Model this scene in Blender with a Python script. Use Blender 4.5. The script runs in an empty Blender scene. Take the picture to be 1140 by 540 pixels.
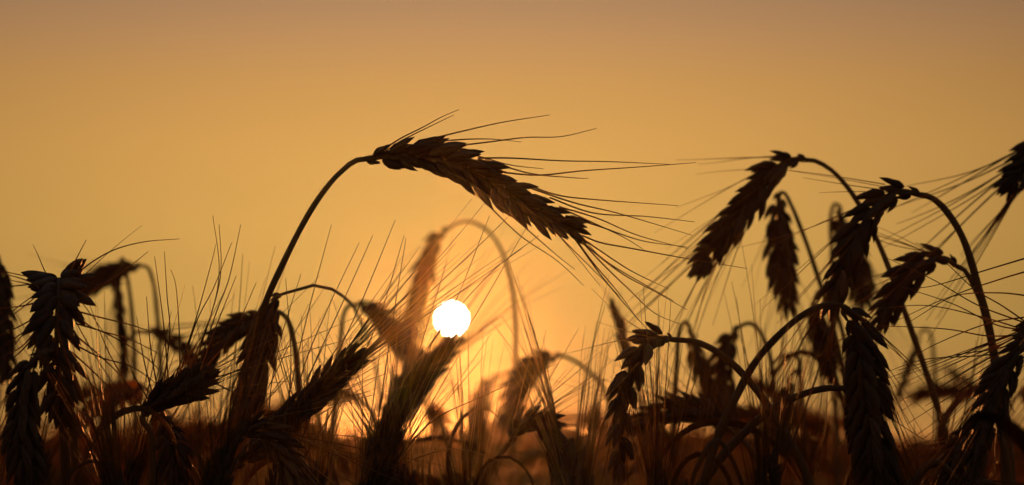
import bpy, math, random
import numpy as np
from mathutils import Vector, Matrix, Quaternion

random.seed(11)
np.random.seed(11)
scene = bpy.context.scene
col = scene.collection
R = math.radians

# ------------------------------------------------------------------ camera
LENS, SENSOR, FOCUS = 85.0, 36.0, 0.949
CAM = Vector((0.0, 0.0, 0.85))
PITCH = R(4.67)
cam_data = bpy.data.cameras.new('camera')
cam = bpy.data.objects.new('camera', cam_data)
col.objects.link(cam)
cam_data.lens = LENS
cam_data.sensor_width = SENSOR
cam_data.clip_start = 0.01
cam_data.clip_end = 20000
cam_data.dof.use_dof = True
cam_data.dof.focus_distance = FOCUS
cam_data.dof.aperture_fstop = 12.6
cam_data.dof.aperture_blades = 0
cam.location = CAM
cam.rotation_euler = (R(90) + PITCH, 0, 0)
scene.camera = cam

# ------------------------------------------------------------------ sun and sky
SUN_EL, SUN_AZ = R(2.86), R(-1.43)        # elevation, angle from +Y towards +X
sun_dir = Vector((math.sin(SUN_AZ) * math.cos(SUN_EL), math.cos(SUN_AZ) * math.cos(SUN_EL), math.sin(SUN_EL)))
world = bpy.data.worlds.new('World')
scene.world = world
world.use_nodes = True
wn, wl = world.node_tree.nodes, world.node_tree.links
wn.clear()


def wnode(t, **kw):
    n = wn.new(t)
    for k, v in kw.items():
        setattr(n, k, v)
    return n


def wmath(op, a, b=None, c=None, clamp=False):
    n = wnode('ShaderNodeMath', operation=op)
    n.use_clamp = clamp
    for i, v in enumerate((a, b, c)):
        if v is None:
            continue
        if isinstance(v, (int, float)):
            n.inputs[i].default_value = v
        else:
            wl.new(v, n.inputs[i])
    return n.outputs[0]


tc = wnode('ShaderNodeTexCoord')
nrm = wnode('ShaderNodeVectorMath', operation='NORMALIZE')
wl.new(tc.outputs['Generated'], nrm.inputs[0])
sep = wnode('ShaderNodeSeparateXYZ')
wl.new(nrm.outputs[0], sep.inputs[0])
elev = wmath('MULTIPLY', wmath('ARCSINE', sep.outputs['Z']), 180 / math.pi)      # degrees
dot = wnode('ShaderNodeVectorMath', operation='DOT_PRODUCT')
wl.new(nrm.outputs[0], dot.inputs[0])
dot.inputs[1].default_value = sun_dir
ang = wmath('MULTIPLY', wmath('ARCCOSINE', wmath('MINIMUM', dot.outputs['Value'], 1.0)), 180 / math.pi)
# evening sky: orange band above the horizon that dulls towards the zenith
ramp = wnode('ShaderNodeValToRGB')
wl.new(wmath('DIVIDE', elev, 90.0, clamp=True), ramp.inputs[0])
cr = ramp.color_ramp
stops = [(0.0, (0.560, 0.276, 0.070)), (2.92, (0.584, 0.348, 0.090)), (4.92, (0.670, 0.381, 0.100)), (6.92, (0.700, 0.373, 0.102)),
         (8.42, (0.640, 0.335, 0.105)), (9.42, (0.565, 0.301, 0.125)), (10.42, (0.460, 0.262, 0.138)), (11.92, (0.380, 0.228, 0.135)), (15, (0.300, 0.215, 0.165)),
         (28, (0.225, 0.215, 0.250)), (90, (0.190, 0.235, 0.360))]
cr.elements[0].position = 0
cr.elements[0].color = (*stops[0][1], 1)
cr.elements[1].position = 1
cr.elements[1].color = (*stops[-1][1], 1)
for e, c in stops[1:-1]:
    el = cr.elements.new(e / 90)
    el.color = (*c, 1)
# brightness falls away from the sun's side of the sky
g = wmath('DIVIDE', ang, 19.5)
fall = wmath('ADD', wmath('MULTIPLY', wmath('EXPONENT', wmath('MULTIPLY', wmath('MULTIPLY', g, g), -1.0)), 0.83), 0.17)
band = wnode('ShaderNodeVectorMath', operation='SCALE')
wl.new(ramp.outputs[0], band.inputs[0])
wl.new(fall, band.inputs['Scale'])
# aureole round the sun
g2 = wmath('DIVIDE', ang, 4.0)
halo = wmath('MULTIPLY', wmath('EXPONENT', wmath('MULTIPLY', g2, -1.0)), 0.05)
halo_c = wnode('ShaderNodeVectorMath', operation='SCALE')
halo_c.inputs[0].default_value = (.25, .85, .28)
wl.new(halo, halo_c.inputs['Scale'])
# the disc itself, 0.53 degrees across
disc = wnode('ShaderNodeMapRange')
disc.interpolation_type = 'SMOOTHSTEP'
wl.new(ang, disc.inputs['Value'])
disc.inputs['From Min'].default_value = 0.275
disc.inputs['From Max'].default_value = 0.255
disc.inputs['To Min'].default_value = 0.0
disc.inputs['To Max'].default_value = 75.0
disc_c = wnode('ShaderNodeVectorMath', operation='SCALE')
disc_c.inputs[0].default_value = (1.0, .9, .8)
wl.new(disc.outputs[0], disc_c.inputs['Scale'])
# physical sky adds the weak blue light of the rest of the dome
sky = wnode('ShaderNodeTexSky', sky_type='NISHITA')
sky.sun_disc = False
sky.sun_elevation = SUN_EL
sky.sun_rotation = SUN_AZ
sky.dust_density = 4.0
sky.air_density = 1.5
sky_c = wnode('ShaderNodeVectorMath', operation='SCALE')
wl.new(sky.outputs[0], sky_c.inputs[0])
sky_c.inputs['Scale'].default_value = 0.006


def vadd(a, b):
    n = wnode('ShaderNodeVectorMath', operation='ADD')
    wl.new(a, n.inputs[0])
    wl.new(b, n.inputs[1])
    return n.outputs[0]


total = vadd(vadd(band.outputs[0], halo_c.outputs[0]), vadd(disc_c.outputs[0], sky_c.outputs[0]))
bg = wnode('ShaderNodeBackground')
bg.inputs['Strength'].default_value = 0.88
wl.new(total, bg.inputs['Color'])
wout = wnode('ShaderNodeOutputWorld')
wl.new(bg.outputs[0], wout.inputs['Surface'])
world.cycles.sampling_method = 'AUTOMATIC'

sun_data = bpy.data.lights.new('sun', 'SUN')
sun_data.energy = 5.0
sun_data.angle = R(0.53)
sun_data.color = (1.0, .30, .06)
sun = bpy.data.objects.new('sun', sun_data)
sun.rotation_euler = (-sun_dir).to_track_quat('-Z', 'Y').to_euler()
sun.location = sun_dir * 50
col.objects.link(sun)

scene.view_settings.view_transform = 'Standard'
scene.view_settings.look = 'None'
scene.view_settings.exposure = 0.0
scene.view_settings.gamma = 1.0
scene.view_settings.use_curve_mapping = False
scene.render.engine = 'CYCLES'
scene.cycles.use_denoising = True
scene.cycles.max_bounces = 6
scene.cycles.volume_bounces = 0
scene.cycles.sample_clamp_indirect = 4.0

# ------------------------------------------------------------------ materials


def make_mat(name, c1, c2, rough=.55, trans=0.0, scale=400.0, spec=.35, stretch=(1, 1, 1), bump=0.3, vary=.35):
    m = bpy.data.materials.new(name)
    m.use_nodes = True
    n, l = m.node_tree.nodes, m.node_tree.links
    n.clear()
    out = n.new('ShaderNodeOutputMaterial')
    p = n.new('ShaderNodeBsdfPrincipled')
    p.inputs['Roughness'].default_value = rough
    p.inputs['Specular IOR Level'].default_value = spec
    t = n.new('ShaderNodeTexCoord')
    mp = n.new('ShaderNodeMapping')
    mp.inputs['Scale'].default_value = stretch
    l.new(t.outputs['Object'], mp.inputs[0])
    nz = n.new('ShaderNodeTexNoise')
    nz.inputs['Scale'].default_value = scale
    nz.inputs['Detail'].default_value = 4
    l.new(mp.outputs[0], nz.inputs['Vector'])
    mx = n.new('ShaderNodeMixRGB')
    mx.inputs[1].default_value = (*c1, 1)
    mx.inputs[2].default_value = (*c2, 1)
    l.new(nz.outputs['Fac'], mx.inputs[0])
    oi = n.new('ShaderNodeObjectInfo')
    mr = n.new('ShaderNodeMapRange')
    mr.inputs['To Min'].default_value = 1 - vary
    mr.inputs['To Max'].default_value = 1 + vary
    l.new(oi.outputs['Random'], mr.inputs['Value'])
    mul = n.new('ShaderNodeVectorMath')
    mul.operation = 'SCALE'
    l.new(mx.outputs[0], mul.inputs[0])
    l.new(mr.outputs[0], mul.inputs['Scale'])
    l.new(mul.outputs[0], p.inputs['Base Color'])
    bp = n.new('ShaderNodeBump')
    bp.inputs['Strength'].default_value = bump
    bp.inputs['Distance'].default_value = 0.0004
    l.new(nz.outputs['Fac'], bp.inputs['Height'])
    l.new(bp.outputs[0], p.inputs['Normal'])
    if trans > 0:
        tr = n.new('ShaderNodeBsdfTranslucent')
        l.new(mul.outputs[0], tr.inputs['Color'])
        ms = n.new('ShaderNodeMixShader')
        ms.inputs[0].default_value = trans
        l.new(p.outputs[0], ms.inputs[1])
        l.new(tr.outputs[0], ms.inputs[2])
        l.new(ms.outputs[0], out.inputs['Surface'])
    else:
        l.new(p.outputs[0], out.inputs['Surface'])
    return m


M_STEM = make_mat('wheat_straw', (.24, .150, .055), (.15, .090, .032), rough=.58, scale=260, stretch=(1, 1, .08), spec=.3)
M_HUSK = make_mat('wheat_husk', (.18, .118, .060), (.085, .054, .029), rough=.6, scale=420, stretch=(1, 1, .25), trans=.02)
M_AWN = make_mat('wheat_awn', (.34, .21, .08), (.24, .145, .055), rough=.4, scale=300, trans=.55, bump=0)
M_LEAF = make_mat('dry_leaf', (.24, .150, .060), (.13, .080, .032), rough=.6, scale=120, stretch=(1, 1, .2), trans=.5)
M_FIELD = make_mat('far_wheat', (.46, .28, .11), (.30, .18, .07), rough=.7, scale=30, trans=.7)
M_SOIL = make_mat('stubbly_soil', (.13, .085, .042), (.075, .048, .026), rough=.95, scale=3.0, spec=.1, bump=.6)

# ------------------------------------------------------------------ geometry helpers
K = SENSOR / LENS / 1140.0
FWD = Vector((0, math.cos(PITCH), math.sin(PITCH)))
UPV = Vector((0, -math.sin(PITCH), math.cos(PITCH)))
RGT = Vector((1, 0, 0))


def at(x, y, d):
    """point of the field that lies in direction (x, y) of the view at depth d"""
    return CAM + RGT * ((x - 570) * K * d) + UPV * ((270 - y) * K * d) + FWD * d


def catmull(pts, n):
    """n points, evenly spaced along a smooth curve through pts"""
    pts = [Vector(p) for p in pts]
    if len(pts) == 2:
        return [pts[0].lerp(pts[1], i / (n - 1)) for i in range(n)]
    P = [pts[0] * 2 - pts[1]] + pts + [pts[-1] * 2 - pts[-2]]
    dense = []
    for i in range(1, len(P) - 2):
        for s in range(16):
            t = s / 16
            a, b, c, d = P[i - 1], P[i], P[i + 1], P[i + 2]
            dense.append(.5 * ((2 * b) + (c - a) * t + (2 * a - 5 * b + 4 * c - d) * t * t + (3 * b - a - 3 * c + d) * t ** 3))
    dense.append(pts[-1])
    acc = [0]
    for i in range(1, len(dense)):
        acc.append(acc[-1] + (dense[i] - dense[i - 1]).length)
    out, j = [], 0
    for k in range(n):
        L = acc[-1] * k / (n - 1)
        while j < len(acc) - 2 and acc[j + 1] < L:
            j += 1
        f = (L - acc[j]) / max(1e-9, acc[j + 1] - acc[j])
        out.append(dense[j].lerp(dense[j + 1], min(1, max(0, f))))
    return out


def plen(pts):
    return sum((pts[i + 1] - pts[i]).length for i in range(len(pts) - 1))


class MB:
    """collects vertices and faces of one mesh"""

    def __init__(s):
        s.v, s.f = [], []

    def tube(s, pts, radii, sides=6, flat=1.0):
        n = len(pts)
        T = [(pts[min(i + 1, n - 1)] - pts[max(i - 1, 0)]).normalized() for i in range(n)]
        ref = Vector((0, 1, 0)) if abs(T[0].y) < .8 else Vector((1, 0, 0))
        U = (ref - T[0] * ref.dot(T[0])).normalized()
        b0 = len(s.v)
        for i in range(n):
            U = (U - T[i] * U.dot(T[i])).normalized()
            W = T[i].cross(U)
            for k in range(sides):
                a = 2 * math.pi * k / sides
                s.v.append(pts[i] + (U * math.cos(a) * flat + W * math.sin(a)) * radii[i])
        for i in range(n - 1):
            for k in range(sides):
                k2 = (k + 1) % sides
                s.f.append((b0 + i * sides + k, b0 + i * sides + k2, b0 + (i + 1) * sides + k2, b0 + (i + 1) * sides + k))
        s.f.append(tuple(b0 + k for k in reversed(range(sides))))
        s.f.append(tuple(b0 + (n - 1) * sides + k for k in range(sides)))

    def almond(s, M, length, wy, wx, sides=6, bend=.0, rings=None):
        prof = rings or [(0, .30), (.10, .70), (.30, 1.0), (.54, .98), (.74, .74), (.88, .38), (1.0, .05)]
        b0 = len(s.v)
        for t, w in prof:
            for k in range(sides):
                a = 2 * math.pi * (k + .5) / sides
                p = Vector((math.cos(a) * wx * w + bend * math.sin(t * math.pi) * length, math.sin(a) * wy * w, t * length))
                s.v.append(M @ p)
        n = len(prof)
        for i in range(n - 1):
            for k in range(sides):
                k2 = (k + 1) % sides
                s.f.append((b0 + i * sides + k, b0 + i * sides + k2, b0 + (i + 1) * sides + k2, b0 + (i + 1) * sides + k))
        s.f.append(tuple(b0 + k for k in reversed(range(sides))))
        s.f.append(tuple(b0 + (n - 1) * sides + k for k in range(sides)))

    def blade(s, pts, width, twist=0.0, fold=.35, side=None):
        """a grass leaf: folded strip with a midrib, closed underneath"""
        n = len(pts)
        b0 = len(s.v)
        side0 = (side or Vector((0, 1, 0)))
        for i in range(n):
            T = (pts[min(i + 1, n - 1)] - pts[max(i - 1, 0)]).normalized()
            S = (side0 - T * side0.dot(T)).normalized()
            S = Quaternion(T, twist * i / n) @ S
            N = T.cross(S)
            t = i / (n - 1)
            w = width * (min(1, .45 + t * 3) * (1 - t ** 2.2) + .03)
            th = .00018
            for o in ((-1, fold), (0, 0), (1, fold)):
                s.v.append(pts[i] + S * (w * o[0]) + N * (w * o[1] + th))
            for o in ((1, fold), (0, 0), (-1, fold)):
                s.v.append(pts[i] + S * (w * o[0]) + N * (w * o[1] - th))
        for i in range(n - 1):
            for k in range(6):
                k2 = (k + 1) % 6
                s.f.append((b0 + i * 6 + k, b0 + i * 6 + k2, b0 + (i + 1) * 6 + k2, b0 + (i + 1) * 6 + k))

    def mesh(s, name, mat, origin=None, smooth=True):
        me = bpy.data.meshes.new(name)
        o = origin or Vector((0, 0, 0))
        me.from_pydata([tuple(v - o) for v in s.v], [], s.f)
        me.materials.append(mat)
        if smooth:
            me.polygons.foreach_set('use_smooth', [True] * len(me.polygons))
        me.update()
        return me


def link(name, me, parent=None, matrix=None):
    o = bpy.data.objects.new(name, me)
    col.objects.link(o)
    if parent is not None:
        o.parent = parent
    if matrix is not None:
        o.matrix_local = matrix
    return o


def frame(z, x, loc, s=1.0):
    z = z.normalized()
    x = (x - z * x.dot(z)).normalized()
    y = z.cross(x)
    m = Matrix((x, y, z)).transposed().to_4x4()
    m = m @ Matrix.Diagonal((s, s, s, 1))
    m.translation = loc
    return m


# ------------------------------------------------------------------ spikelet and awn prototypes (shared meshes)


def add_spikelet(mb, M, rnd, sides=6, low=False):
    """x points away from the ear's axis, z along the spikelet; lengths in metres"""
    rings = [(0, .4), (.3, 1.0), (.7, .7), (1, .04)] if low else None
    j = lambda a: rnd.uniform(-a, a)
    for s in (-1, 1):      # two florets side by side
        m = M @ Matrix.Translation((.0004 + j(.0003), s * .0014, .0008)) @ Matrix.Rotation(-s * R(10 + j(5)), 4, 'X') @ Matrix.Rotation(R(6 + j(5)), 4, 'Y')
        mb.almond(m, .0140 * (1 + j(.1)), .0020, .0018, sides, bend=.04, rings=rings)
    m = M @ Matrix.Translation((-.0010, j(.0008), .0018)) @ Matrix.Rotation(R(j(6)), 4, 'X') @ Matrix.Rotation(R(-4 + j(4)), 4, 'Y')
    mb.almond(m, .0128 * (1 + j(.1)), .0021, .0020, sides, bend=.02, rings=rings)
    if not low:
        for s in (-1, 1):  # two keeled glumes at the foot
            m = M @ Matrix.Translation((.0006, s * .0020, 0)) @ Matrix.Rotation(-s * R(15 + j(6)), 4, 'X') @ Matrix.Rotation(R(15 + j(6)), 4, 'Y')
            mb.almond(m, .0105 * (1 + j(.14)), .0014, .0017, sides, bend=.08,
                      rings=[(0, .35), (.15, .85), (.45, 1.0), (.72, .60), (.88, .24), (1.0, .04)])


SPIKELETS = []
for i in range(6):
    mb = MB()
    add_spikelet(mb, Matrix.Identity(4), random.Random(100 + i))
    SPIKELETS.append(mb.mesh('spikelet', M_HUSK))
TIP_SPIKELET = MB()
add_spikelet(TIP_SPIKELET, Matrix.Identity(4), random.Random(77))
TIP_SPIKELET = TIP_SPIKELET.mesh('tip_spikelet', M_HUSK)


def awn_path(bend, wave, n=9, ph=0.0):
    return [Vector((bend * t * t + wave * math.sin(t * 7 + ph) * t * .5, wave * math.cos(t * 5 + ph) * t * .4, t)) for t in [i / (n - 1) for i in range(n)]]


AWNS = []
for i in range(14):
    mb = MB()
    b = random.uniform(-.05, .16)
    mb.tube(awn_path(b, random.uniform(0, .02), ph=i), [.0048 * (1 - .72 * k / 8) for k in range(9)], 4)
    AWNS.append(mb.mesh('awn', M_AWN))

THINGS = []


def stem_to_ground(pts):
    """continue a stem from its lowest known point down into the soil"""
    a, b = pts[-2], pts[-1]
    t = (b - a).normalized()
    if t.z > -.35:
        t = (t + Vector((0, 0, -.7))).normalized()
    out = []
    p = b.copy()
    L = b.z
    for k, f in enumerate((.18, .45, .75, 1.0)):
        z = b.z * (1 - f)
        w = [.16, .30, .36, .38][k]
        out.append(Vector((b.x + t.x / max(.35, -t.z) * L * w * .55, b.y + t.y / max(.35, -t.z) * L * w * .55, z)))
    return out


def wheat(label, ear, stem, roll=0.0, nodes=19, size=1.0, awn_len=.065, awns=2, spread=1.0, traced=(), stem_r=.0014,
          leaf=None, group='ripe wheat stalks of the foreground', seed=None, awn_r=1.0, name='wheat_stalk', skip=0.0, open_=1.0):
    """ear: 3-D points from the foot of the ear to its tip; stem: 3-D points from the foot of the ear downwards"""
    rnd = random.Random(seed if seed is not None else len(THINGS) * 7 + 3)
    sv = [Vector(p) for p in stem]
    spts = catmull(sv, 44)
    spts += catmull([spts[-1]] + stem_to_ground(sv), 12)[1:]
    base = spts[-1].copy()
    root = bpy.data.objects.new(name, None)
    root.empty_display_size = .02
    col.objects.link(root)
    root.location = base
    root['label'] = label
    root['category'] = 'wheat'
    root['group'] = group
    THINGS.append(root)
    mb = MB()
    n = len(spts)
    ph = rnd.uniform(0, 6)
    for i in range(3, n - 14):      # straw is never a clean arc
        spts[i] = spts[i] + Vector((math.sin(i * .45 + ph), math.sin(i * .4 + 2 * ph), math.cos(i * .5 + ph))) * .00016
    mb.tube(spts, [stem_r * (.80 + .45 * min(1, i / (n * .6))) * (1 + .05 * math.sin(i * .8 + ph) + rnd.uniform(-.02, .02)) for i in range(n)], 8)
    st = link('stem', mb.mesh('stem', M_STEM, base), root)
    # ear: rachis with spikelets in two ranks
    eb = Vector(ear[0])
    N = 40
    ep = catmull(ear, N)
    L = plen(ep)
    mb = MB()
    mb.tube(ep, [.0012 * (1 - .6 * i / N) * size for i in range(N)], 6)
    eo = link('ear', mb.mesh('ear', M_STEM, eb), root)
    eo.location = eb - base
    T0 = (ep[1] - ep[0]).normalized()
    view = FWD
    S = view.cross(T0)
    if S.length < .1:
        S = Vector((1, 0, 0))
    S.normalize()
    S = Quaternion(T0, R(roll)) @ S
    for i in range(nodes):
        t = ((i + .2) / nodes) ** 1.12 * .93
        k = t * (N - 1)
        a, f = int(k), k - int(k)
        p = ep[a].lerp(ep[min(a + 1, N - 1)], f)
        T = (ep[min(a + 2, N - 1)] - ep[max(a - 1, 0)]).normalized()
        S = (S - T * S.dot(T)).normalized()
        sd = 1 if i % 2 == 0 else -1
        open_a = R((19 - 5 * t) * open_ * min(1, .45 + i * .2) + rnd.uniform(-5, 5))
        d = T * math.cos(open_a) + S * (sd * math.sin(open_a)) + T.cross(S) * rnd.uniform(-.16, .16)
        sc = size * .80 * (.78 + .34 * math.sin(min(1, (t + .12) * 1.5) * math.pi * .62)) * rnd.uniform(.86, 1.12)
        sc *= (.42, .66, .84, .95)[i] if i < 4 else 1
        if t > .6:
            sc *= 1 - .30 * (t - .6) / .4
        loc = p + S * (sd * .0006 * size) - eb
        if rnd.random() >= skip:
            link('spikelet', SPIKELETS[rnd.randrange(len(SPIKELETS))], eo, frame(d, S * sd, loc, sc))
        for q in range(awns):
            if i < 1 or rnd.random() < .12:
                continue
            al = awn_len * rnd.uniform(.72, 1.22) * (.75 + .35 * t)
            ad = (d * .75 * spread + T * .45 + T.cross(S) * rnd.uniform(-.28, .28) * spread + S * rnd.uniform(-.08, .08)).normalized()
            sl = loc + d * (.0115 * sc) + T.cross(S) * rnd.uniform(-.0016, .0016)
            bx = (S * sd + T.cross(S) * rnd.uniform(-.8, .8)).normalized()
            w = .065 * awn_r * rnd.uniform(.65, 1.05)
            m = frame(ad, bx, sl, 1.0) @ Matrix.Diagonal((w, w, al, 1))
            link('awn', AWNS[rnd.randrange(len(AWNS))], eo, m)
    T = (ep[-1] - ep[-3]).normalized()
    S = (S - T * S.dot(T)).normalized()
    link('spikelet', TIP_SPIKELET, eo, frame(T, T.cross(S), ep[int(N * .90)] - eb, size * .62))
    for path in traced:
        pp = catmull(path, 22)
        mb = MB()
        rb = .00036 * awn_r
        mb.tube(pp, [rb * (1 - .68 * i / 21) for i in range(22)], 5)
        link('awn', mb.mesh('awn', M_AWN, eb), eo)
    if leaf:
        for lf in leaf:
            mb = MB()
            pts = catmull(lf[0], 22)
            mb.blade(pts, lf[1], twist=lf[2] if len(lf) > 2 else .6)
            link('leaf', mb.mesh('leaf', M_LEAF, base), root)
    return root


def px(d, *pts):
    """points given as (x, y) or (x, y, depth)"""
    return [at(p[0], p[1], p[2] if len(p) > 2 else d) for p in pts]


# ================================================================== SETTING
# ground: one sheet to the horizon
mb = MB()
rings, seg = [0, 1, 3, 8, 25, 80, 300, 1000, 3000], 48
mb.v.append(Vector((0, 0, 0)))
for r in rings[1:]:
    for k in range(seg):
        a = 2 * math.pi * k / seg
        mb.v.append(Vector((math.cos(a) * r, math.sin(a) * r, (random.uniform(-.012, .012) if r < 30 else 0))))
for k in range(seg):
    mb.f.append((0, 1 + k, 1 + (k + 1) % seg))
for i in range(len(rings) - 2):
    for k in range(seg):
        a, b = 1 + i * seg, 1 + (i + 1) * seg
        mb.f.append((a + k, b + k, b + (k + 1) % seg, a + (k + 1) % seg))
ground = link('ground', mb.mesh('ground', M_SOIL))
ground['kind'] = 'structure'
ground['label'] = 'brown soil of the wheat field, reaching to the horizon'

# ================================================================== FOREGROUND STALKS
F = FOCUS
# the tall one that bows over the field, sharp against the sky
rw = random.Random(5)


def ha(*pts):
    """awn of the tall stalk: its far end drifts a little nearer or farther"""
    dd = rw.uniform(-.035, .035)
    n = len(pts) - 1
    return px(F, *[(p[0], p[1], F + dd * (i / n) ** 1.5) for i, p in enumerate(pts)])


wheat('tallest wheat stalk, dark sharp ear arching to the right above the sun',
      px(F, (407, 177), (438, 173), (475, 174), (510, 183), (548, 204), (590, 229), (625, 249), (648, 264)),
      px(F, (407, 177), (398, 178), (385, 186), (368, 203), (345, 237), (316, 290), (292, 348), (270, 425), (257, 478), (244, 545)),
      roll=16, nodes=22, size=1.08, awns=0, stem_r=.00125, seed=21, open_=1.0, traced=[
          ha((428, 166), (446, 154), (470, 142), (492, 130), (511, 122)), ha((430, 168), (448, 156), (478, 141), (505, 128)),
          ha((478, 155), (515, 146), (560, 136), (612, 128)), ha((480, 158), (520, 155), (550, 155), (580, 158)),
          ha((503, 163), (545, 158), (585, 153), (625, 152), (664, 143)), ha((505, 166), (540, 176), (570, 184), (605, 188)),
          ha((532, 176), (570, 176), (625, 179), (680, 180), (745, 183)), ha((560, 192), (600, 195), (650, 190), (710, 186), (775, 181)),
          ha((540, 178), (590, 193), (640, 198), (655, 199)), ha((585, 205), (620, 217), (660, 222), (755, 229)),
          ha((592, 210), (640, 226), (690, 238), (771, 262)), ha((612, 220), (660, 237), (720, 241), (773, 247)),
          ha((622, 230), (665, 243), (710, 262), (766, 277)), ha((630, 240), (670, 253), (715, 268), (765, 275)),
          ha((648, 262), (668, 270), (700, 276), (760, 287), (832, 299)), ha((625, 232), (690, 262), (720, 280)),
          ha((640, 266), (668, 305), (695, 338), (722, 368)), ha((645, 266), (672, 295), (700, 322), (728, 348), (760, 362)),
          ha((646, 268), (690, 303), (730, 325), (765, 345)), ha((638, 262), (660, 292), (688, 325), (712, 358)),
          ha((649, 266), (700, 300), (745, 322)), ha((636, 258), (675, 291), (720, 318), (750, 335)),
          ha((513, 200), (545, 230), (580, 263), (620, 290), (650, 318)), ha((540, 215), (575, 245), (615, 280), (640, 300)),
          ha((520, 196), (560, 214), (600, 235), (640, 258), (672, 290)), ha((488, 188), (510, 196), (535, 212), (552, 226)),
          ha((557, 215), (600, 242), (650, 290), (690, 330)), ha((545, 206), (590, 236), (620, 260), (668, 318))])

# arching stalk whose stem ends in the loose ear at lower middle
wheat('loose ear with slim separate spikelets drooping over bowed stem, lower middle right',
      px(F, (748, 378), (728, 376, F - .01), (712, 388, F - .02), (702, 412, F - .02), (694, 445, F - .02), (690, 485, F - .02), (690, 530, F - .02)),
      px(F, (748, 378), (775, 381), (803, 395), (826, 415), (848, 442), (872, 480), (896, 525), (915, 580)),
      roll=35, nodes=15, size=0.90, awns=1, awn_len=.058, spread=.6, stem_r=.0014, seed=33, leaf=[(px(.98, (905, 560), (870, 500), (820, 470), (770, 475), (735, 510), (725, 550)), .0022, 1.8)], open_=1.05)

# two bowed stems whose ears hang at the right of the middle
wheat('thick ear hanging straight down in front, from the upper bowed stem at right',
      px(.90, (938, 341), (950, 352), (958, 385), (964, 430), (971, 480), (980, 535), (988, 570)),
      px(.90, (938, 341), (925, 339), (905, 345), (878, 362), (850, 392), (826, 428), (806, 470), (788, 520), (775, 570)),
      roll=42, nodes=21, size=1.14, awns=3, awn_len=.06, spread=1.0, stem_r=.00135, seed=5)
wheat('half hidden ear on the lower bowed stem, behind the thick hanging ear',
      px(.95, (940, 432), (950, 442, .955), (956, 470, .97), (962, 515, .98), (966, 560, .98)),
      px(.95, (940, 432), (918, 433), (895, 438), (866, 452), (836, 474), (808, 504), (778, 542), (760, 572)),
      roll=20, nodes=15, size=0.86, awns=1, stem_r=.0015, seed=6)

# right-hand group against the sky
wheat('dark ear drooping to the left on high stem, highest of the group at right',
      px(1.12, (897, 178), (880, 178), (862, 189), (843, 213), (822, 240), (800, 269), (776, 302)),
      px(1.12, (897, 178), (910, 180), (930, 193), (952, 220), (972, 258), (990, 300), (1012, 360), (1036, 430), (1058, 500), (1070, 560)),
      roll=12, nodes=18, size=1.15, awns=2, awn_len=.064, spread=1.1, stem_r=.0013, seed=8, leaf=[(px(1.13, (1066, 540), (1050, 480), (1075, 440), (1110, 430), (1130, 460)), .0026, 1.4)])
wheat('ear hanging nearly upright below the highest ear at right, tip down',
      px(1.27, (868, 214), (866, 232), (869, 262), (873, 300), (877, 345)),
      px(1.27, (868, 214), (873, 214), (883, 232), (893, 258), (905, 292), (918, 330), (930, 375), (942, 430), (950, 500)),
      roll=40, nodes=15, size=1.14, awns=2, awn_len=.06, stem_r=.0013, seed=9, leaf=[(px(1.3, (950, 520), (938, 440), (915, 400), (885, 392), (860, 420), (850, 470)), .003, 1.2)], spread=.8)
wheat('large dark ear nodding left on thick curved stem, nearest of the right group',
      px(1.04, (1024, 217), (1003, 213), (982, 222), (962, 246), (946, 280), (933, 312), (921, 345)),
      px(1.04, (1024, 217), (1037, 220), (1052, 233), (1070, 262), (1084, 300), (1096, 345), (1106, 392), (1116, 445), (1124, 510)),
      roll=30, nodes=16, size=1.10, awns=2, awn_len=.062, spread=1.1, stem_r=.0017, seed=10)
wheat('short ear curling left beneath the large nodding ear at right',
      px(1.07, (1064, 296), (1050, 287), (1030, 292), (1010, 310), (993, 334), (976, 358)),
      px(1.07, (1064, 296), (1075, 302), (1086, 322), (1097, 352), (1108, 392), (1114, 450), (1118, 520)),
      roll=35, nodes=12, size=1.08, awns=2, awn_len=.055, stem_r=.0014, seed=12)
wheat('small blurred ear top between two drooping ears at right',
      px(1.45, (936, 232), (934, 246), (944, 270), (956, 305), (962, 338)),
      px(1.45, (936, 232), (930, 226), (925, 240), (926, 285), (928, 350), (930, 440)),
      roll=40, nodes=15, size=1.23, awns=3, awn_len=.058, seed=13)
wheat('blurred ear hanging under the large nodding ear, right of the bowed stems',
      px(1.30, (906, 335), (908, 355), (916, 385), (924, 420)),
      px(1.30, (906, 335), (914, 322), (926, 332), (940, 380), (950, 450), (955, 520)),
      roll=30, nodes=14, size=0.91, awns=3, awn_len=.058, seed=14)
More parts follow.
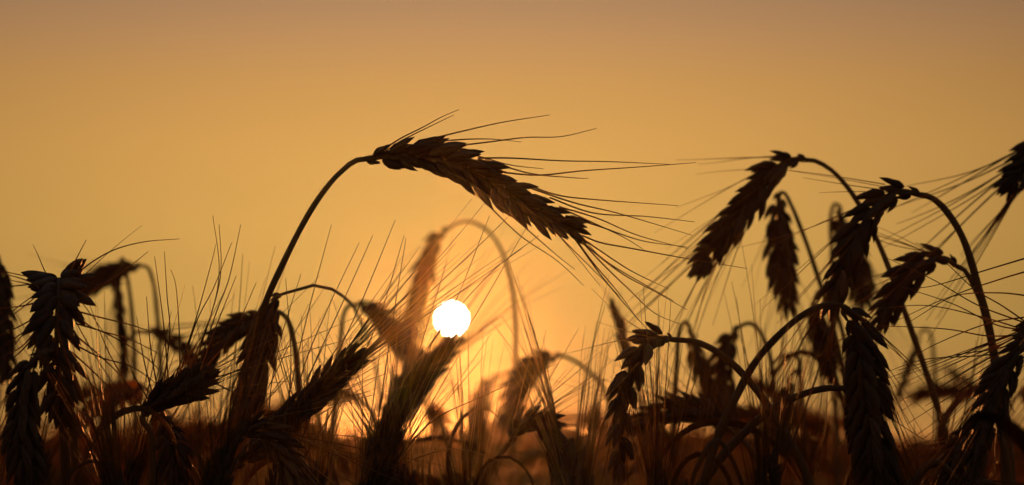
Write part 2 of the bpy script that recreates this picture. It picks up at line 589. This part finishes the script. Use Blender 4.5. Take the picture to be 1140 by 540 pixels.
# right edge
wheat('blurred ear cut by the right edge, fanning long awns to the left',
      px(.82, (1200, 132), (1178, 150), (1154, 172), (1126, 206)),
      px(.82, (1200, 132), (1218, 128), (1240, 160), (1262, 220), (1280, 320), (1290, 430), (1295, 520)),
      roll=10, nodes=13, size=0.87, awns=2, awn_len=.062, spread=1.25, seed=15)
wheat('bulky near ear at the right edge, tip down, pale glume edges',
      px(.87, (1150, 370), (1138, 385), (1122, 410), (1106, 445), (1092, 485), (1080, 525)),
      px(.87, (1150, 370), (1165, 360), (1185, 370), (1200, 420), (1210, 500), (1215, 580)),
      roll=55, nodes=15, size=0.89, awns=3, awn_len=.062, spread=1.25, seed=16, leaf=[(px(.72, (1230, 640), (1190, 560), (1150, 500), (1118, 468), (1085, 462), (1060, 490)), .005, 1.0)])
wheat('ear at the far right edge pointing left with flat spreading awns',
      px(.97, (1205, 330), (1185, 345), (1165, 358), (1142, 372)),
      px(.97, (1205, 330), (1222, 328), (1240, 350), (1250, 420), (1255, 520)),
      roll=75, nodes=11, size=0.86, awns=2, awn_len=.066, spread=1.15, seed=17, traced=[
          px(.97, (1150, 362), (1120, 352), (1085, 338), (1040, 312), (985, 286)), px(.97, (1150, 368), (1110, 362), (1060, 338), (1000, 318)),
          px(.97, (1150, 372), (1100, 374), (1050, 366), (960, 362)), px(.98, (1150, 376), (1110, 388), (1060, 396), (1000, 412)),
          px(.97, (1150, 380), (1115, 398), (1075, 424), (1030, 452)), px(.96, (1150, 384), (1110, 410), (1060, 440), (1010, 472)),
          px(.98, (1150, 364), (1115, 340), (1085, 322), (1050, 290), (1020, 270)), px(.99, (1150, 370), (1090, 352), (1030, 340), (970, 345)),
          px(.96, (1150, 382), (1100, 395), (1030, 400), (985, 415)), px(.97, (1150, 388), (1110, 425), (1075, 460), (1050, 500)),
          px(.95, (1150, 300), (1110, 312), (1060, 330), (1010, 360)), px(.95, (1150, 285), (1100, 300), (1040, 318), (1000, 322)),
          px(.99, (1150, 330), (1110, 326), (1060, 330), (1000, 356)), px(.98, (1150, 352), (1100, 360), (1040, 384), (1005, 405))])
wheat('squat ear low at the right, beside the bulky near ear',
      px(1.02, (1092, 478), (1080, 482), (1066, 500), (1058, 530), (1055, 560)),
      px(1.02, (1092, 478), (1105, 478), (1118, 500), (1126, 560)),
      roll=50, nodes=13, size=0.82, awns=3, awn_len=.05, seed=18)

# left-hand group
la = lambda *p: px(.91, *p)
wheat('big dark ear facing the viewer, awns radiating, upper left group',
      px(.92, (66, 334, .965), (67, 315, .952), (66, 314, .932), (65, 336, .916), (63, 378, .907), (66, 422, .907), (71, 466, .912)),
      px(.92, (66, 334, .965), (68, 360, .968), (74, 420, .972), (82, 490, .978), (86, 560, .985)),
      roll=38, nodes=20, size=1.28, awns=1, awn_len=.06, seed=23, open_=1.8, traced=[
          la((75, 309), (85, 288), (96, 267)), la((80, 309), (105, 290), (130, 277), (162, 269), (200, 266)),
          la((86, 336), (110, 320), (140, 300), (165, 280)), la((43, 321), (36, 315), (20, 309), (0, 304)),
          la((44, 322), (35, 317), (20, 318), (-8, 321)), la((40, 337), (22, 341), (-10, 344)),
          la((37, 355), (18, 365), (-8, 377)), la((38, 362), (20, 374), (-5, 392)), la((36, 378), (15, 398), (-12, 412)),
          la((88, 347), (110, 353), (150, 363), (195, 380)), la((88, 353), (105, 366), (145, 378), (185, 398)),
          la((86, 375), (110, 395), (135, 420), (150, 450)), la((84, 360), (120, 372), (165, 400), (200, 438)),
          la((40, 395), (22, 415), (8, 440), (0, 470)), la((84, 400), (100, 425), (118, 465), (126, 500)),
          la((82, 420), (95, 450), (110, 500), (112, 540)), la((50, 440), (40, 470), (32, 505), (30, 545)),
          la((78, 445), (100, 470), (130, 490), (165, 505)), la((80, 392), (110, 420), (140, 455), (150, 500)),
          la((37, 372), (25, 385), (8, 395), (-10, 401)), la((84, 384), (112, 398), (150, 410), (190, 440))])
wheat('ear at the lower left corner with pointed tips aimed left',
      px(.88, (46, 396), (36, 402), (27, 430), (24, 470), (28, 515), (34, 560)),
      px(.88, (46, 396), (55, 392, .90), (64, 410, .92), (70, 470, .935), (74, 560, .94)),
      roll=30, nodes=19, size=0.94, awns=3, awn_len=.058, seed=24, leaf=[(px(.90, (60, 600), (90, 520), (120, 470), (160, 455), (190, 480), (200, 520)), .002, 2.0)])
wheat('blurred dark ear cut by the left edge',
      px(1.22, (-8, 275), (-4, 300), (0, 335), (4, 375), (4, 420)),
      px(1.22, (-8, 275), (-14, 265), (-26, 290), (-34, 360), (-38, 450), (-40, 530)),
      roll=40, nodes=18, size=0.99, awns=3, awn_len=.058, seed=25)
wheat('blurred ear lying almost level, tip reaching the big left ear',
      px(1.50, (158, 296), (140, 299), (120, 307), (100, 317), (84, 326)),
      px(1.50, (158, 296), (166, 300), (173, 330), (178, 390), (180, 460)),
      roll=20, nodes=14, size=0.99, awns=3, awn_len=.058, seed=26)
wheat('blurred narrow ear hanging on a straight stem behind the big left ear',
      px(1.48, (133, 296), (131, 320), (133, 350), (137, 385), (140, 420)),
      px(1.48, (133, 296), (136, 286), (140, 300), (148, 360), (150, 440), (152, 520)),
      roll=88, nodes=15, size=0.69, awns=3, awn_len=.055, seed=27)
wheat('blurred small ear bowed low between the left group and tall stem',
      px(1.5, (160, 369), (176, 371), (192, 380), (208, 396), (216, 418)),
      px(1.5, (160, 369), (148, 372), (138, 390), (130, 440), (126, 520)),
      roll=15, nodes=12, size=0.82, awns=3, awn_len=.055, seed=28)
wheat('stubby dark ear lying sideways with long awns standing upright, lower left',
      px(.93, (158, 462), (170, 452), (188, 442), (208, 432), (228, 420)),
      px(.93, (158, 462), (160, 470), (168, 484), (170, 520), (172, 570)),
      roll=60, nodes=13, size=0.95, awns=1, awn_len=.055, seed=29, leaf=[(px(.93, (172, 560), (180, 510), (196, 492), (214, 500), (226, 520), (228, 560)), .0012, 1.5)], traced=[
          px(.93, (182, 430), (189, 370), (186, 330), (183, 280)), px(.93, (188, 432), (182, 360), (172, 285)),
          px(.95, (192, 428), (215, 365), (236, 290), (240, 272)), px(.96, (196, 430), (218, 360), (238, 320), (258, 270)),
          px(.98, (205, 425), (235, 350), (244, 300), (237, 240)), px(.98, (212, 420), (238, 340), (246, 300), (244, 250)),
          px(.97, (218, 418), (240, 350), (255, 310), (268, 250)), px(.94, (222, 415), (240, 365), (263, 307)),
          px(.93, (176, 436), (168, 390), (163, 330)), px(.93, (170, 440), (160, 400), (152, 352)),
          px(.94, (225, 414), (260, 370), (285, 315)), px(.93, (200, 430), (200, 380), (196, 320), (190, 300)),
          px(.93, (166, 446), (150, 420), (140, 395)), px(.93, (228, 420), (270, 440), (310, 436)),
          px(.93, (160, 455), (140, 425), (120, 390), (100, 340))])
wheat('shrivelled ear hanging beneath the stubby sideways ear',
      px(.96, (180, 458), (184, 468), (190, 490), (197, 520), (202, 550)),
      px(.96, (180, 458), (176, 450, .975), (172, 470, .99), (170, 530, .995), (168, 580, 1.0)),
      roll=15, nodes=12, size=0.90, awns=3, awn_len=.055, seed=30)

# middle left
wheat('ear hanging behind the tall stem from a thin low arch of stem',
      px(1.03, (312, 328), (305, 335), (298, 360), (289, 395), (280, 432), (270, 470)),
      px(1.03, (312, 328), (324, 324), (342, 318), (362, 319), (376, 326, 1.06), (388, 335, 1.15), (398, 350, 1.33), (410, 378, 1.50), (424, 440, 1.58), (432, 540, 1.6)),
      roll=40, nodes=19, size=1.06, awns=2, awn_len=.066, stem_r=.00085, seed=31, leaf=[(px(1.6, (436, 580), (425, 480), (395, 440), (360, 432), (330, 460), (318, 510)), .0026, -1.4)])
wheat('blurred ear slanting down left behind the tall stem',
      px(1.15, (300, 348), (280, 356), (258, 368), (238, 388), (222, 412)),
      px(1.15, (300, 348), (312, 348), (324, 365), (332, 420), (336, 500)),
      roll=25, nodes=15, size=0.89, awns=2, awn_len=.062, seed=32)
wheat('upright ear leaning to the upper right, feathery, under the low arch',
      px(.97, (262, 520), (295, 492), (328, 462), (360, 430), (398, 392)),
      px(.97, (262, 520), (252, 532), (240, 560), (232, 600)),
      roll=22, nodes=19, size=0.95, awns=3, awn_len=.075, spread=.42, seed=34, open_=.65)
wheat('leaning ear whose tip touches the sun from below',
      px(1.26, (405, 535), (425, 495), (445, 455), (470, 418), (507, 381)),
      px(1.26, (405, 535), (400, 550), (394, 580)),
      roll=10, nodes=20, size=1.30, awns=3, awn_len=.075, spread=.85, seed=35, leaf=[(px(1.28, (396, 600), (410, 540), (440, 500), (490, 488), (540, 505), (560, 545)), .0022, 1.6), (px(1.28, (390, 600), (372, 520), (350, 450), (338, 402), (345, 380)), .0018, -1.2)], open_=1.05)
wheat('hazy reddish ear nodding right, beside the low arch of stem',
      px(1.42, (392, 338), (408, 342), (424, 355), (442, 376), (462, 402)),
      px(1.42, (392, 338), (384, 346), (380, 370), (374, 430), (370, 510)),
      roll=30, nodes=15, size=0.96, awns=3, awn_len=.058, seed=36)
wheat('hazy ear drooping from a tall hooped stem, just above the sun',
      px(1.62, (500, 254), (489, 263), (477, 288), (468, 320), (460, 352), (455, 385)),
      px(1.62, (500, 254), (510, 248), (525, 247), (543, 257), (558, 278), (568, 308), (573, 345), (574, 395), (572, 450), (570, 520)),
      roll=55, nodes=17, size=1.12, awns=2, awn_len=.062, stem_r=.0013, seed=37)
wheat('dark ear folded over at the bottom, left of the sun-touching ear',
      px(.93, (262, 492), (276, 478), (296, 482), (312, 500), (322, 525), (330, 560)),
      px(.93, (262, 492), (254, 510), (248, 550)),
      roll=50, nodes=15, size=0.89, awns=3, awn_len=.07, seed=38)
wheat('upright ear mostly below the picture, thin awns rising beside tall stem',
      px(.96, (300, 640), (303, 610), (307, 570), (312, 520)),
      px(.96, (300, 640), (299, 650), (297, 680)),
      roll=70, nodes=15, size=0.86, awns=0, seed=39, traced=[
          px(.96, (300, 560), (322, 440), (345, 340), (369, 250)), px(.96, (308, 540), (335, 420), (362, 350), (400, 270)),
          px(.96, (312, 530), (340, 430), (380, 340), (415, 262)), px(.96, (298, 560), (300, 450), (312, 380), (335, 305)),
          px(.95, (306, 550), (318, 470), (324, 400), (318, 310)), px(.96, (316, 540), (360, 430), (405, 330), (440, 245)),
          px(.95, (320, 540), (380, 440), (420, 360), (450, 262)), px(.96, (290, 560), (276, 470), (262, 400))])
wheat('ear near the bottom edge with thin awns crossing below the sun',
      px(.94, (392, 620), (400, 590), (412, 560), (424, 530)),
      px(.94, (392, 620), (388, 640), (384, 680)),
      roll=45, nodes=14, size=0.95, awns=3, awn_len=.07, seed=40, spread=1.3, traced=[
          px(.94, (420, 540), (440, 480), (470, 380), (498, 290)), px(.95, (400, 540), (440, 440), (500, 350), (545, 240)),
          px(.93, (412, 540), (425, 440), (440, 340), (452, 265)), px(.95, (416, 545), (480, 430), (530, 350), (585, 255)),
          px(.95, (424, 530), (480, 470), (540, 440), (620, 405)), px(.94, (426, 525), (500, 500), (560, 515), (600, 540)),
          px(.95, (410, 540), (470, 400), (540, 310), (600, 262))])
# centre
wheat('rounded ear doubled over on slanting stem, bottom centre',
      px(1.05, (568, 492), (576, 478), (592, 470), (608, 478), (618, 500), (622, 535)),
      px(1.05, (568, 492), (560, 502), (546, 520), (530, 545), (516, 575)),
      roll=60, nodes=17, size=0.90, awns=3, awn_len=.05, seed=41, leaf=[(px(1.06, (522, 590), (500, 520), (512, 470), (540, 455), (560, 470)), .002, 1.0)])
wheat('hazy ear bending left right of the sun, above the rounded ear',
      px(1.55, (626, 396), (612, 398), (596, 408), (582, 424), (570, 446), (562, 472)),
      px(1.55, (626, 396), (640, 402), (656, 414), (672, 432), (684, 470), (690, 530)),
      roll=25, nodes=15, size=1.22, awns=2, awn_len=.062, seed=42)
wheat('pale blurred ear hanging low, left of the rounded ear',
      px(2.1, (556, 418), (544, 426), (536, 450), (530, 485), (528, 520)),
      px(2.1, (556, 418), (566, 416), (574, 440), (578, 520)),
      roll=50, nodes=15, size=1.49, awns=3, awn_len=.058, seed=43)
wheat('thin dark blurred ear standing alone, right of the tall ear tip',
      px(1.38, (712, 440), (704, 410), (694, 375), (682, 336)),
      px(1.38, (712, 440), (716, 470), (722, 520)),
      roll=88, nodes=12, size=0.75, awns=1, awn_len=.03, seed=44, open_=.5)
# middle right, behind the bowed stems
wheat('blurred narrow ear leaning left behind the bowed stems',
      px(1.32, (768, 364), (772, 385), (782, 415), (794, 445), (804, 476)),
      px(1.32, (768, 364), (762, 358), (756, 372), (752, 430), (750, 510)),
      roll=70, nodes=15, size=0.95, awns=2, awn_len=.062, seed=45)
wheat('blurred round-headed ear on small hooked stem behind the bowed stems',
      px(1.36, (824, 363), (814, 374), (806, 402), (805, 440), (812, 478)),
      px(1.36, (824, 363), (835, 360), (847, 371), (858, 400), (862, 450), (864, 520)),
      roll=40, nodes=14, size=1.16, awns=2, awn_len=.062, seed=46)
wheat('blurred ear under a folded leaf, between the bowed stems',
      px(1.38, (880, 420), (878, 432), (872, 460), (868, 500)),
      px(1.38, (880, 420), (886, 412), (892, 430), (896, 500)),
      roll=50, nodes=12, size=0.90, awns=3, awn_len=.058, seed=47,
      leaf=[(px(1.38, (892, 450), (892, 400), (872, 394), (858, 408), (850, 436)), .0045, .4)])
wheat('shaggy ear lying to the left under the loose drooping ear',
      px(1.15, (812, 478), (790, 462), (765, 456), (735, 460), (705, 474)),
      px(1.15, (812, 478), (830, 494), (846, 520), (856, 570)),
      roll=40, nodes=16, size=0.95, awns=3, awn_len=.055, seed=48)
wheat('ear behind the right stems tilting down, hazy and small',
      px(1.7, (1024, 372), (1018, 392), (1008, 418), (1000, 440)),
      px(1.7, (1024, 372), (1030, 366), (1038, 380), (1042, 450), (1044, 520)),
      roll=80, nodes=12, size=0.65, awns=3, awn_len=.055, seed=49)
wheat('broken ear on a kinked stem at the bottom edge, right of the thick ear',
      px(.96, (1066, 534), (1080, 540), (1096, 556), (1105, 580)),
      px(.96, (1066, 534), (1054, 522), (1042, 514), (1030, 522), (1012, 540), (990, 565)),
      roll=20, nodes=12, size=0.77, awns=3, awn_len=.055, seed=50)

# ears whose tips only just rise above the bottom edge
rf = random.Random(19)
for i, (x, where) in enumerate(((15, 'in the lower left corner'), (110, 'below the big left ear'), (150, 'left of the sideways ear stem'), (228, 'left of the foot of the tall stem'), (350, 'right of the folded dark ear'), (470, 'straight below the sun'), (515, 'left of the rounded ear stem'), (645, 'right of the rounded ear'), (735, 'right of the loose ear'), (770, 'where the bowed stems meet'), (845, 'under the lower bowed stem'), (905, 'left of the thick hanging ear'), (1020, 'right of the thick hanging ear'), (1062, 'near the lower right corner'))):
    d = rf.choice((.86, .92, .97, 1.02, 1.08, 1.14, 1.2))
    y = rf.uniform(505, 545)
    lx = rf.uniform(-45, 45)
    leaf = None
    if i % 2 == 0:
        q = rf.choice((-1, 1))
        leaf = [(px(d, (x + 4, 640), (x + q * 6, 590), (x + q * 22, 525), (x + q * 48, 505 + rf.uniform(-20, 10)), (x + q * 74, 530), (x + q * 84, 575)), rf.uniform(.002, .0038), rf.uniform(-2, 2))]
    wheat('awned ear tip rising from the bottom edge, ' + where,
          px(d, (x, y + 120), (x + lx * .2, y + 85), (x + lx * .6, y + 40), (x + lx, y)),
          px(d, (x, y + 120), (x - 2, y + 150), (x - 3, y + 190)),
          roll=rf.uniform(0, 90), nodes=14, size=rf.uniform(.8, 1.0), awns=5, awn_len=.06, spread=rf.uniform(.7, 1.1), seed=200 + i,
          leaf=leaf, group='ears along the bottom edge')


BACK_SEED, N_BACK = 3, 285
# ================================================================== STALKS STANDING IN THE FIELD BEHIND


def nodding(rnd, h, low=False):
    """one whole stalk in its own space: stem path, ear path (in the x-z plane)"""
    lean = rnd.uniform(-.05, .05)
    nod = R(rnd.uniform(50, 175))
    rad = rnd.uniform(.018, .04)
    z0 = h - rad
    stem = [Vector((lean * t * t, rnd.uniform(-.004, .004), z0 * t)) for t in (0, .3, .6, .85, 1)]
    c = stem[-1]
    arc = []
    for k in range(1, 6):
        a = nod * .75 * k / 5
        arc.append(Vector((c.x + rad * (1 - math.cos(a)), c.y, c.z + rad * math.sin(a))))
    p = arc[-1]
    a = nod * .75
    ear = [p]
    for k in range(6):
        a += nod * .25 / 6
        p = p + Vector((math.sin(a), rnd.uniform(-.1, .1), math.cos(a))) * .0145
        ear.append(p)
    return stem + arc, ear


def low_stalk(rnd, h, n_sp, sides, awn_n, parts=True):
    stem, ear = nodding(rnd, h)
    ms, me, ma = MB(), MB(), MB()
    sp = catmull(stem, 22 if parts else 8)
    ms.tube(sp, [.0016 - .0005 * i / len(sp) for i in range(len(sp))], 5 if parts else 3)
    N = 30
    ep = catmull(ear, N)
    me.tube(ep[::3] + [ep[-1]], [.0010] * (len(ep[::3]) + 1), 4)
    S = Quaternion((ep[1] - ep[0]).normalized(), rnd.uniform(0, 6.28)) @ Vector((0, 1, 0))
    for i in range(n_sp):
        k = int((i + .2) / n_sp * .93 * (N - 1))
        T = (ep[min(k + 2, N - 1)] - ep[max(k - 1, 0)]).normalized()
        S = (S - T * S.dot(T)).normalized()
        sd = 1 if i % 2 else -1
        d = (T + S * sd * .42 + T.cross(S) * rnd.uniform(-.1, .1)).normalized()
        f = frame(d, S * sd, ep[k], rnd.uniform(1.0, 1.25) * (1 if parts else 1.25))
        if parts:
            add_spikelet(me, f, rnd, sides, low=True)
        else:
            me.almond(f, .0145, .0042, .0028, sides, rings=[(0, .4), (.4, 1), (1, .05)])
        if rnd.random() < awn_n:
            al = rnd.uniform(.04, .07)
            ad = (d * .7 + T * .4 + T.cross(S) * rnd.uniform(-.3, .3)).normalized()
            q = ep[k] + d * .012
            ma.tube([q, q + ad * al * .5, q + ad * al + S * sd * al * .08], [.0003, .00024, .0001], 3)
    return ms, me, ma


protos = []
for i in range(12):
    rnd = random.Random(900 + i)
    ms, me, ma = low_stalk(rnd, .85, 18, 5, 1.0)
    ml = MB()
    q = rnd.choice((-1, 1))
    z = rnd.uniform(.60, .70)
    ml.blade(catmull([Vector((0, 0, z)), Vector((q * .015, .01, z + .06)), Vector((q * .045, .02, z + .10)), Vector((q * .085, .03, z + .085)), Vector((q * .11, .03, z + .03))], 14), .0035, twist=rnd.uniform(-2, 2))
    protos.append((ms.mesh('stem', M_STEM), me.mesh('ear', M_FIELD), ma.mesh('awns', M_AWN), ml.mesh('leaf', M_LEAF)))
rb = random.Random(BACK_SEED)
placed = []
tries = 0
while len(placed) < N_BACK and tries < 6000:
    tries += 1
    y = math.sqrt(rb.uniform(1.28 ** 2, 4.2 ** 2))
    x = rb.uniform(-.25, .25) * y
    if any((x - q[0]) ** 2 + (y - q[1]) ** 2 < .045 ** 2 for q in placed):
        continue
    placed.append((x, y))
    h = rb.gauss(.812, .040)
    h = min(h, .888)
    s = h / .85
    ms, me, ma, ml = protos[rb.randrange(len(protos))]
    root = bpy.data.objects.new('wheat_stalk', None)
    root.empty_display_size = .02
    col.objects.link(root)
    root.location = (x, y, 0)
    root.rotation_euler = (rb.uniform(-.03, .03), rb.uniform(-.03, .03), rb.uniform(0, 6.28))
    root.scale = (s, s, s)
    root['label'] = 'blurred ripe wheat stalk standing in the field behind the foreground ears'
    root['category'] = 'wheat'
    root['group'] = 'blurred stalks in the field behind'
    link('stem', ms, root)
    link('ear', me, root)
    link('leaf', ml, root)
    aw = link('awns', ma, root)
    aw['kind'] = 'stuff'

# the rest of the field: nobody could count it
low = []
for i in range(8):
    rnd = random.Random(500 + i)
    ms, me, ma = low_stalk(rnd, .83, 9, 4, .55, parts=False)
    m = MB()
    for q in (ms, me, ma):
        o = len(m.v)
        m.v += q.v
        m.f += [tuple(k + o for k in f) for f in q.f]
    tris = []
    for f in m.f:
        for k in range(1, len(f) - 1):
            tris.append((f[0], f[k], f[k + 1]))
    low.append((np.array([tuple(v) for v in m.v]), np.array(tris)))
VV, FF, off = [], [], 0
rs = np.random.RandomState(4)
N_FAR, N_SIDE = 10000, 1500
for i in range(N_FAR + N_SIDE):
    if i < N_FAR:
        u = (i + .5) / N_FAR
        y = 4.0 * (60 / 4.0) ** (u ** 1.1)
        x = rs.uniform(-.27, .27) * y if i % 5 < 3 else rs.uniform(-.75, .75) * y
    else:                                   # the crop goes on to either side of the view
        y = rs.uniform(.35, 4.2)
        x = (.255 * y + .09 + rs.uniform(0, .25 + .5 * y)) * (1 if i % 2 else -1)
    v, f = low[rs.randint(len(low))]
    a, s = rs.uniform(0, 6.28), min(rs.normal(.975, .032), 1.055)
    c, sn = math.cos(a), math.sin(a)
    w = np.empty_like(v)
    w[:, 0] = (v[:, 0] * c - v[:, 1] * sn) * s + x
    w[:, 1] = (v[:, 0] * sn + v[:, 1] * c) * s + y
    w[:, 2] = v[:, 2] * s + min(.02, max(0, y - 8) * .0004)
    VV.append(w)
    FF.append(f + off)
    off += len(v)
VV, FF = np.vstack(VV), np.vstack(FF)
me = bpy.data.meshes.new('wheat_field')
me.vertices.add(len(VV))
me.vertices.foreach_set('co', VV.ravel())
me.loops.add(len(FF) * 3)
me.loops.foreach_set('vertex_index', FF.ravel().astype(np.int32))
me.polygons.add(len(FF))
me.polygons.foreach_set('loop_start', np.arange(0, len(FF) * 3, 3, dtype=np.int32))
me.polygons.foreach_set('loop_total', np.full(len(FF), 3, dtype=np.int32))
me.materials.append(M_FIELD)
me.update(calc_edges=True)
fo = link('wheat_field', me)
fo['kind'] = 'stuff'
fo['category'] = 'wheat field'
fo['label'] = 'dark blurred mass of distant wheat along the horizon'


# ================================================================== HAZE
HAZE_TOP = 0.990
mb = MB()
for z in (-1.0, HAZE_TOP):
    for x, y in ((-3100, -3100), (3100, -3100), (3100, 3100), (-3100, 3100)):
        mb.v.append(Vector((x, y, z)))
mb.f += [(3, 2, 1, 0), (4, 5, 6, 7), (0, 1, 5, 4), (1, 2, 6, 5), (2, 3, 7, 6), (3, 0, 4, 7)]
hm = bpy.data.materials.new('evening_haze')
hm.use_nodes = True
hn = hm.node_tree.nodes
hn.clear()
ho = hn.new('ShaderNodeOutputMaterial')
hv = hn.new('ShaderNodeVolumePrincipled')
hv.inputs['Color'].default_value = (.95, .84, .70, 1)
hv.inputs['Density'].default_value = 0.00108
hv.inputs['Anisotropy'].default_value = 0.964
hm.node_tree.links.new(hv.outputs[0], ho.inputs['Volume'])
haze = link('haze', mb.mesh('haze', hm, smooth=False))
haze['kind'] = 'stuff'
haze['label'] = 'warm evening haze hanging over the whole field'
